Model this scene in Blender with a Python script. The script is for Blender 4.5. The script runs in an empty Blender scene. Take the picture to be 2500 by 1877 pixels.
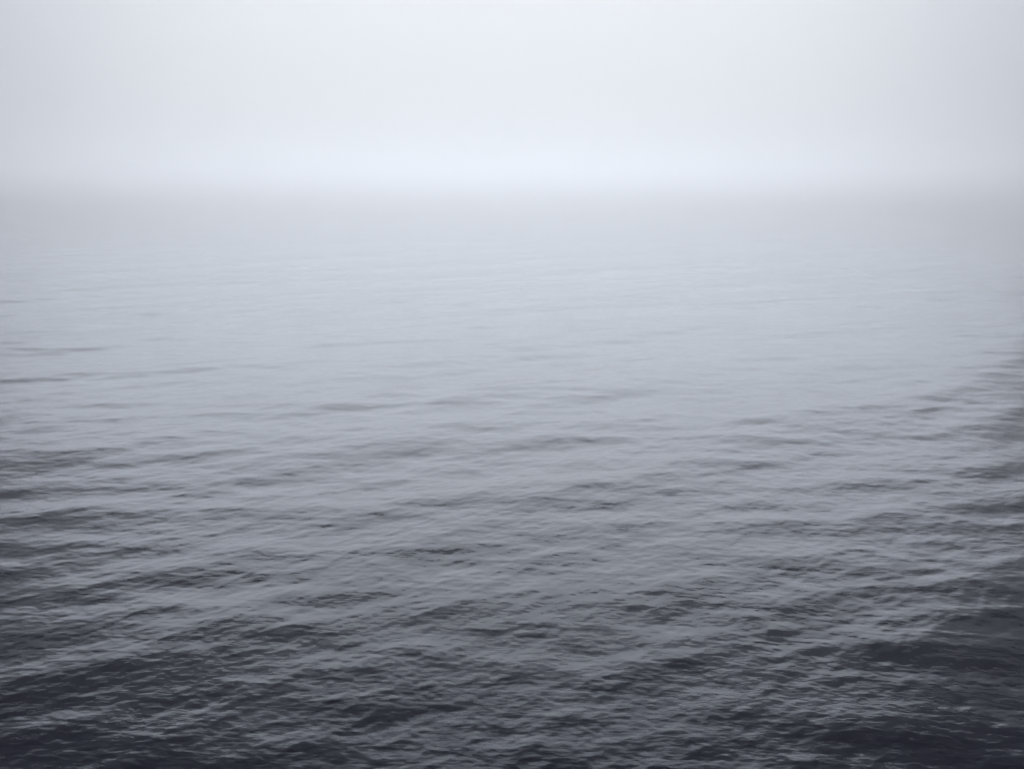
import bpy, math
import numpy as np

R = math.radians
scene = bpy.context.scene
col = scene.collection

# ---------------------------------------------------------------- camera
CAM_H = 8.0
cam_data = bpy.data.cameras.new("camera")
cam_data.sensor_width = 36.0
cam_data.lens = 32.0
cam_data.clip_start = 0.1
cam_data.clip_end = 20000.0
cam = bpy.data.objects.new("camera", cam_data)
cam.location = (0.0, 0.0, CAM_H)
cam.rotation_euler = (R(90.0 - 11.9), 0.0, 0.0)
col.objects.link(cam)
scene.camera = cam

# ---------------------------------------------------------------- light
SUN_EL = R(0.3)          # veiled sun, above the top edge of the picture
SUN_AZ = R(-0.4)           # measured from +Y towards +X
sun_dir = (math.sin(SUN_AZ) * math.cos(SUN_EL), math.cos(SUN_AZ) * math.cos(SUN_EL), math.sin(SUN_EL))

world = bpy.data.worlds.new("World")
scene.world = world
world.use_nodes = True
nt = world.node_tree
nt.nodes.clear()
N, L = nt.nodes.new, nt.links.new


def wmath(op, a, b=None, clamp=False):
    n = N("ShaderNodeMath")
    n.operation = op
    n.use_clamp = clamp
    for i, v in enumerate((a, b)):
        if v is None:
            continue
        if isinstance(v, (int, float)):
            n.inputs[i].default_value = v
        else:
            L(v, n.inputs[i])
    return n.outputs[0]


out = N("ShaderNodeOutputWorld")
# clear sky far above the fog, greyed by the overcast
sky = N("ShaderNodeTexSky")
sky.sky_type = 'NISHITA'
sky.sun_disc = False
sky.sun_elevation = SUN_EL
sky.sun_rotation = SUN_AZ
sky.dust_density = 6.0
sky.air_density = 1.5
bg_sky = N("ShaderNodeBackground")
bg_sky.inputs["Strength"].default_value = 0.05
L(sky.outputs[0], bg_sky.inputs["Color"])
# the fog bank lit from behind by the sun: radiance falls with the angle from the sun
tc = N("ShaderNodeTexCoord")
dot = N("ShaderNodeVectorMath")
dot.operation = 'DOT_PRODUCT'
nrm = N("ShaderNodeVectorMath")
nrm.operation = 'NORMALIZE'
L(tc.outputs["Generated"], nrm.inputs[0])
L(nrm.outputs[0], dot.inputs[0])
dot.inputs[1].default_value = sun_dir
ang = wmath('DIVIDE', wmath('ARCCOSINE', dot.outputs["Value"]), math.pi)   # 0 at the sun, 1 opposite
ramp = N("ShaderNodeValToRGB")
ramp.color_ramp.interpolation = 'B_SPLINE'
RAMP = [(0.00, (0.745, 0.77, 0.795)), (0.09, (0.745, 0.77, 0.80)), (0.14, (0.66, 0.69, 0.74)),
        (0.21, (0.42, 0.445, 0.51)), (0.36, (0.125, 0.14, 0.235)), (1.00, (0.065, 0.075, 0.165))]
GLOW = 1.0
el = ramp.color_ramp.elements
el[0].position, el[0].color = RAMP[0][0], RAMP[0][1] + (1,)
el[1].position, el[1].color = RAMP[-1][0], RAMP[-1][1] + (1,)
for p, c in RAMP[1:-1]:
    e = el.new(p)
    e.color = c + (1,)
L(ang, ramp.inputs[0])
bg_fog = N("ShaderNodeBackground")
bg_fog.inputs["Strength"].default_value = 1.0
L(ramp.outputs[0], bg_fog.inputs["Color"])
# overhead the fog thins to darker grey cloud
sep = N("ShaderNodeSeparateXYZ")
L(nrm.outputs[0], sep.inputs[0])
thin = N("ShaderNodeMapRange")
thin.interpolation_type = 'SMOOTHSTEP'
thin.inputs["From Min"].default_value = math.sin(R(15))
thin.inputs["From Max"].default_value = math.sin(R(38))
thin.inputs["To Min"].default_value = GLOW
thin.inputs["To Max"].default_value = GLOW * 0.15
L(sep.outputs["Z"], thin.inputs["Value"])
# and low down it is deepest, a little darker than higher up
low = N("ShaderNodeMapRange")
low.interpolation_type = 'SMOOTHSTEP'
low.inputs["From Min"].default_value = 0.0
low.inputs["From Max"].default_value = math.sin(R(15))
low.inputs["To Min"].default_value = 0.71
low.inputs["To Max"].default_value = 1.03
L(sep.outputs["Z"], low.inputs["Value"])
L(wmath('MULTIPLY', thin.outputs[0], low.outputs[0]), bg_fog.inputs["Strength"])
mix = N("ShaderNodeMixShader")
mix.inputs[0].default_value = 1.03
L(bg_sky.outputs[0], mix.inputs[1])
L(bg_fog.outputs[0], mix.inputs[2])
L(mix.outputs[0], out.inputs["Surface"])

sun_data = bpy.data.lights.new("sun", 'SUN')
sun_data.energy = 2.3
sun_data.angle = R(65.5)
sun_data.color = (0.80, 0.878, 1.0)   # fog-filtered, cool
sun = bpy.data.objects.new("sun", sun_data)
sun.rotation_euler = (R(90) - SUN_EL, 0.0, math.pi - SUN_AZ)
sun.location = (0, 0, 60)
col.objects.link(sun)

scene.view_settings.view_transform = 'Standard'
scene.view_settings.look = 'None'
scene.view_settings.exposure = 0.0
scene.view_settings.gamma = 1.0
scene.view_settings.use_curve_mapping = False
scene.render.engine = 'CYCLES'
scene.cycles.use_denoising = True
scene.cycles.denoiser = 'OPENIMAGEDENOISE'
scene.cycles.denoising_input_passes = 'RGB_ALBEDO_NORMAL'
scene.cycles.denoising_prefilter = 'ACCURATE'
scene.cycles.use_adaptive_sampling = False
scene.cycles.max_bounces = 8
scene.cycles.volume_bounces = 4
scene.cycles.sample_clamp_indirect = 4.0

# ---------------------------------------------------------------- sea surface
rng = np.random.default_rng(21)

# rings round the camera's foot: fine close by, wider apart with distance
rs = [0.3]
while rs[-1] < 7.0:
    rs.append(rs[-1] * 1.10)
while rs[-1] < 3000.0:
    r = rs[-1]
    step = 0.00085 * (r * r + CAM_H ** 2) / CAM_H
    if r < 150.0:
        step = min(step, 0.32)
    rs.append(r + min(step, r * 0.05))
rs = np.array(rs)
half = R(42.0)
th = np.concatenate([np.linspace(-half, half, 1000),
                     np.linspace(half, 2 * math.pi - half, 92)[1:-1]])
nr, ntn = len(rs), len(th)
step_r = np.gradient(rs)
RR, TT = np.meshgrid(rs.astype(np.float32), th.astype(np.float32), indexing='ij')
X0 = RR * np.sin(TT)
Y0 = RR * np.cos(TT)
dX = np.zeros_like(X0)
dY = np.zeros_like(X0)
Z = np.zeros_like(X0)


def add_waves(lmin, lmax, n, slope, heading, spread, chop):
    """n plane waves, wavelengths lmin..lmax, travelling round `heading`; total rms slope = `slope`"""
    global dX, dY, Z
    for i in range(n):
        lam = lmin * (lmax / lmin) ** ((i + rng.random()) / n)
        k = 2 * math.pi / lam
        a = slope * math.sqrt(2.0 / n) / k
        d = heading + rng.normal() * spread
        ph = rng.random() * 2 * math.pi
        # rings too far apart to carry this wave are left out, softly
        w = np.clip((lam / step_r - 2.0) / 1.5, 0, 1).astype(np.float32)
        m = int(np.max(np.nonzero(w)[0]) + 1) if np.any(w > 0) else 0
        if m == 0:
            continue
        kx, ky = k * math.sin(d), k * math.cos(d)
        arg = kx * X0[:m] + ky * Y0[:m] + np.float32(ph)
        aw = (a * w[:m])[:, None].astype(np.float32)
        Z[:m] += aw * np.cos(arg)
        if chop:
            s = aw * np.sin(arg) * chop
            dX[:m] -= s * math.sin(d)
            dY[:m] -= s * math.cos(d)


HEAD = R(180 - 36)      # towards the camera, crests running away to the right
RIP = R(180 - 16)
add_waves(9.0, 26.0, 14, 0.016, HEAD, R(9), 0.8)
add_waves(3.5, 9.0, 34, 0.021, HEAD, R(18), 0.9)
add_waves(1.4, 3.5, 46, 0.029, RIP, R(32), 0.9)
add_waves(0.45, 1.4, 60, 0.029, RIP, R(38), 0.8)
add_waves(0.13, 0.45, 64, 0.036, RIP, R(42), 0.5)

X = X0 + dX
Y = Y0 + dY
verts = np.empty((nr * ntn + 1, 3), np.float32)
verts[:-1, 0] = X.ravel()
verts[:-1, 1] = Y.ravel()
verts[:-1, 2] = Z.ravel()
verts[-1] = (0, 0, float(Z[0].mean()))
i = np.arange(nr - 1)[:, None]
j = np.arange(ntn)[None, :]
jn = (j + 1) % ntn
quads = np.stack([i * ntn + j, i * ntn + jn, (i + 1) * ntn + jn, (i + 1) * ntn + j], -1).reshape(-1, 4)
quads = quads[:, ::-1]
jj = np.arange(ntn)
tris = np.stack([np.full(ntn, nr * ntn), (jj + 1) % ntn, jj], -1)
loops = np.concatenate([quads.ravel(), tris.ravel()]).astype(np.int32)
starts = np.concatenate([np.arange(len(quads)) * 4, len(quads) * 4 + np.arange(ntn) * 3]).astype(np.int32)
me = bpy.data.meshes.new("sea")
me.vertices.add(len(verts))
me.vertices.foreach_set("co", verts.ravel())
me.loops.add(len(loops))
me.loops.foreach_set("vertex_index", loops)
me.polygons.add(len(starts))
me.polygons.foreach_set("loop_start", starts)
me.update(calc_edges=True)
me.validate()
me.polygons.foreach_set("use_smooth", np.ones(len(me.polygons), bool))
print("sea faces", len(me.polygons), "normal z", me.polygons[len(quads) // 2].normal.z)

water = bpy.data.materials.new("sea_water")
water.use_nodes = True
wt = water.node_tree
b = wt.nodes["Principled BSDF"]
b.inputs["Base Color"].default_value = (0.011, 0.012, 0.055, 1)
b.inputs["Roughness"].default_value = 0.22
b.inputs["IOR"].default_value = 1.34
geo = wt.nodes.new("ShaderNodeNewGeometry")


def ripples(rot, sx, sy, scale, detail, rough):
    mp = wt.nodes.new("ShaderNodeMapping")
    mp.inputs["Rotation"].default_value = (0, 0, rot)
    mp.inputs["Scale"].default_value = (sx, sy, 1.0)
    wt.links.new(geo.outputs["Position"], mp.inputs["Vector"])
    no = wt.nodes.new("ShaderNodeTexNoise")
    no.inputs["Scale"].default_value = scale
    no.inputs["Detail"].default_value = detail
    no.inputs["Roughness"].default_value = rough
    wt.links.new(mp.outputs[0], no.inputs["Vector"])
    return no.outputs["Fac"]


# gusts: the finest ripples are stronger in some patches than in others
gust = wt.nodes.new("ShaderNodeMapRange")
gust.inputs["From Min"].default_value = 0.35
gust.inputs["From Max"].default_value = 0.65
gust.inputs["To Min"].default_value = 0.45
gust.inputs["To Max"].default_value = 1.0
wt.links.new(ripples(R(36), 0.4, 1.0, 0.11, 2.0, 0.5), gust.inputs["Value"])
prev = None
for h, dist in ((ripples(R(16), 0.5, 1.0, 14.0, 2.0, 0.5), 0.007),
                (ripples(R(-22), 0.55, 1.0, 5.0, 2.0, 0.5), 0.012)):
    bp = wt.nodes.new("ShaderNodeBump")
    wt.links.new(gust.outputs[0], bp.inputs["Strength"])
    bp.inputs["Distance"].default_value = dist
    wt.links.new(h, bp.inputs["Height"])
    if prev:
        wt.links.new(prev, bp.inputs["Normal"])
    prev = bp.outputs[0]
wt.links.new(prev, b.inputs["Normal"])
me.materials.append(water)

sea = bpy.data.objects.new("sea", me)
col.objects.link(sea)
sea["kind"] = "structure"
sea["label"] = "dark grey rippled sea fading into pale fog"

# ---------------------------------------------------------------- fog
FOG_DENSITY = 0.0066
S, ZB, ZT = 3300.0, -3.0, 18.0
v = [(x, y, z) for z in (ZB, ZT) for y in (-S, S) for x in (-S, S)]
f = [(0, 2, 3, 1), (4, 5, 7, 6), (0, 1, 5, 4), (2, 6, 7, 3), (0, 4, 6, 2), (1, 3, 7, 5)]
hm = bpy.data.meshes.new("haze")
hm.from_pydata(v, [], f)
fog = bpy.data.materials.new("haze")
fog.use_nodes = True
ft = fog.node_tree
ft.nodes.clear()
fo = ft.nodes.new("ShaderNodeOutputMaterial")
pv = ft.nodes.new("ShaderNodeVolumePrincipled")
pv.inputs["Color"].default_value = (1.0, 0.98, 0.955, 1)
pv.inputs["Density"].default_value = FOG_DENSITY
pv.inputs["Anisotropy"].default_value = 0.76
ft.links.new(pv.outputs[0], fo.inputs["Volume"])
hm.materials.append(fog)
haze = bpy.data.objects.new("haze", hm)
col.objects.link(haze)
haze["kind"] = "stuff"
haze["label"] = "pale grey sea fog hiding the horizon"
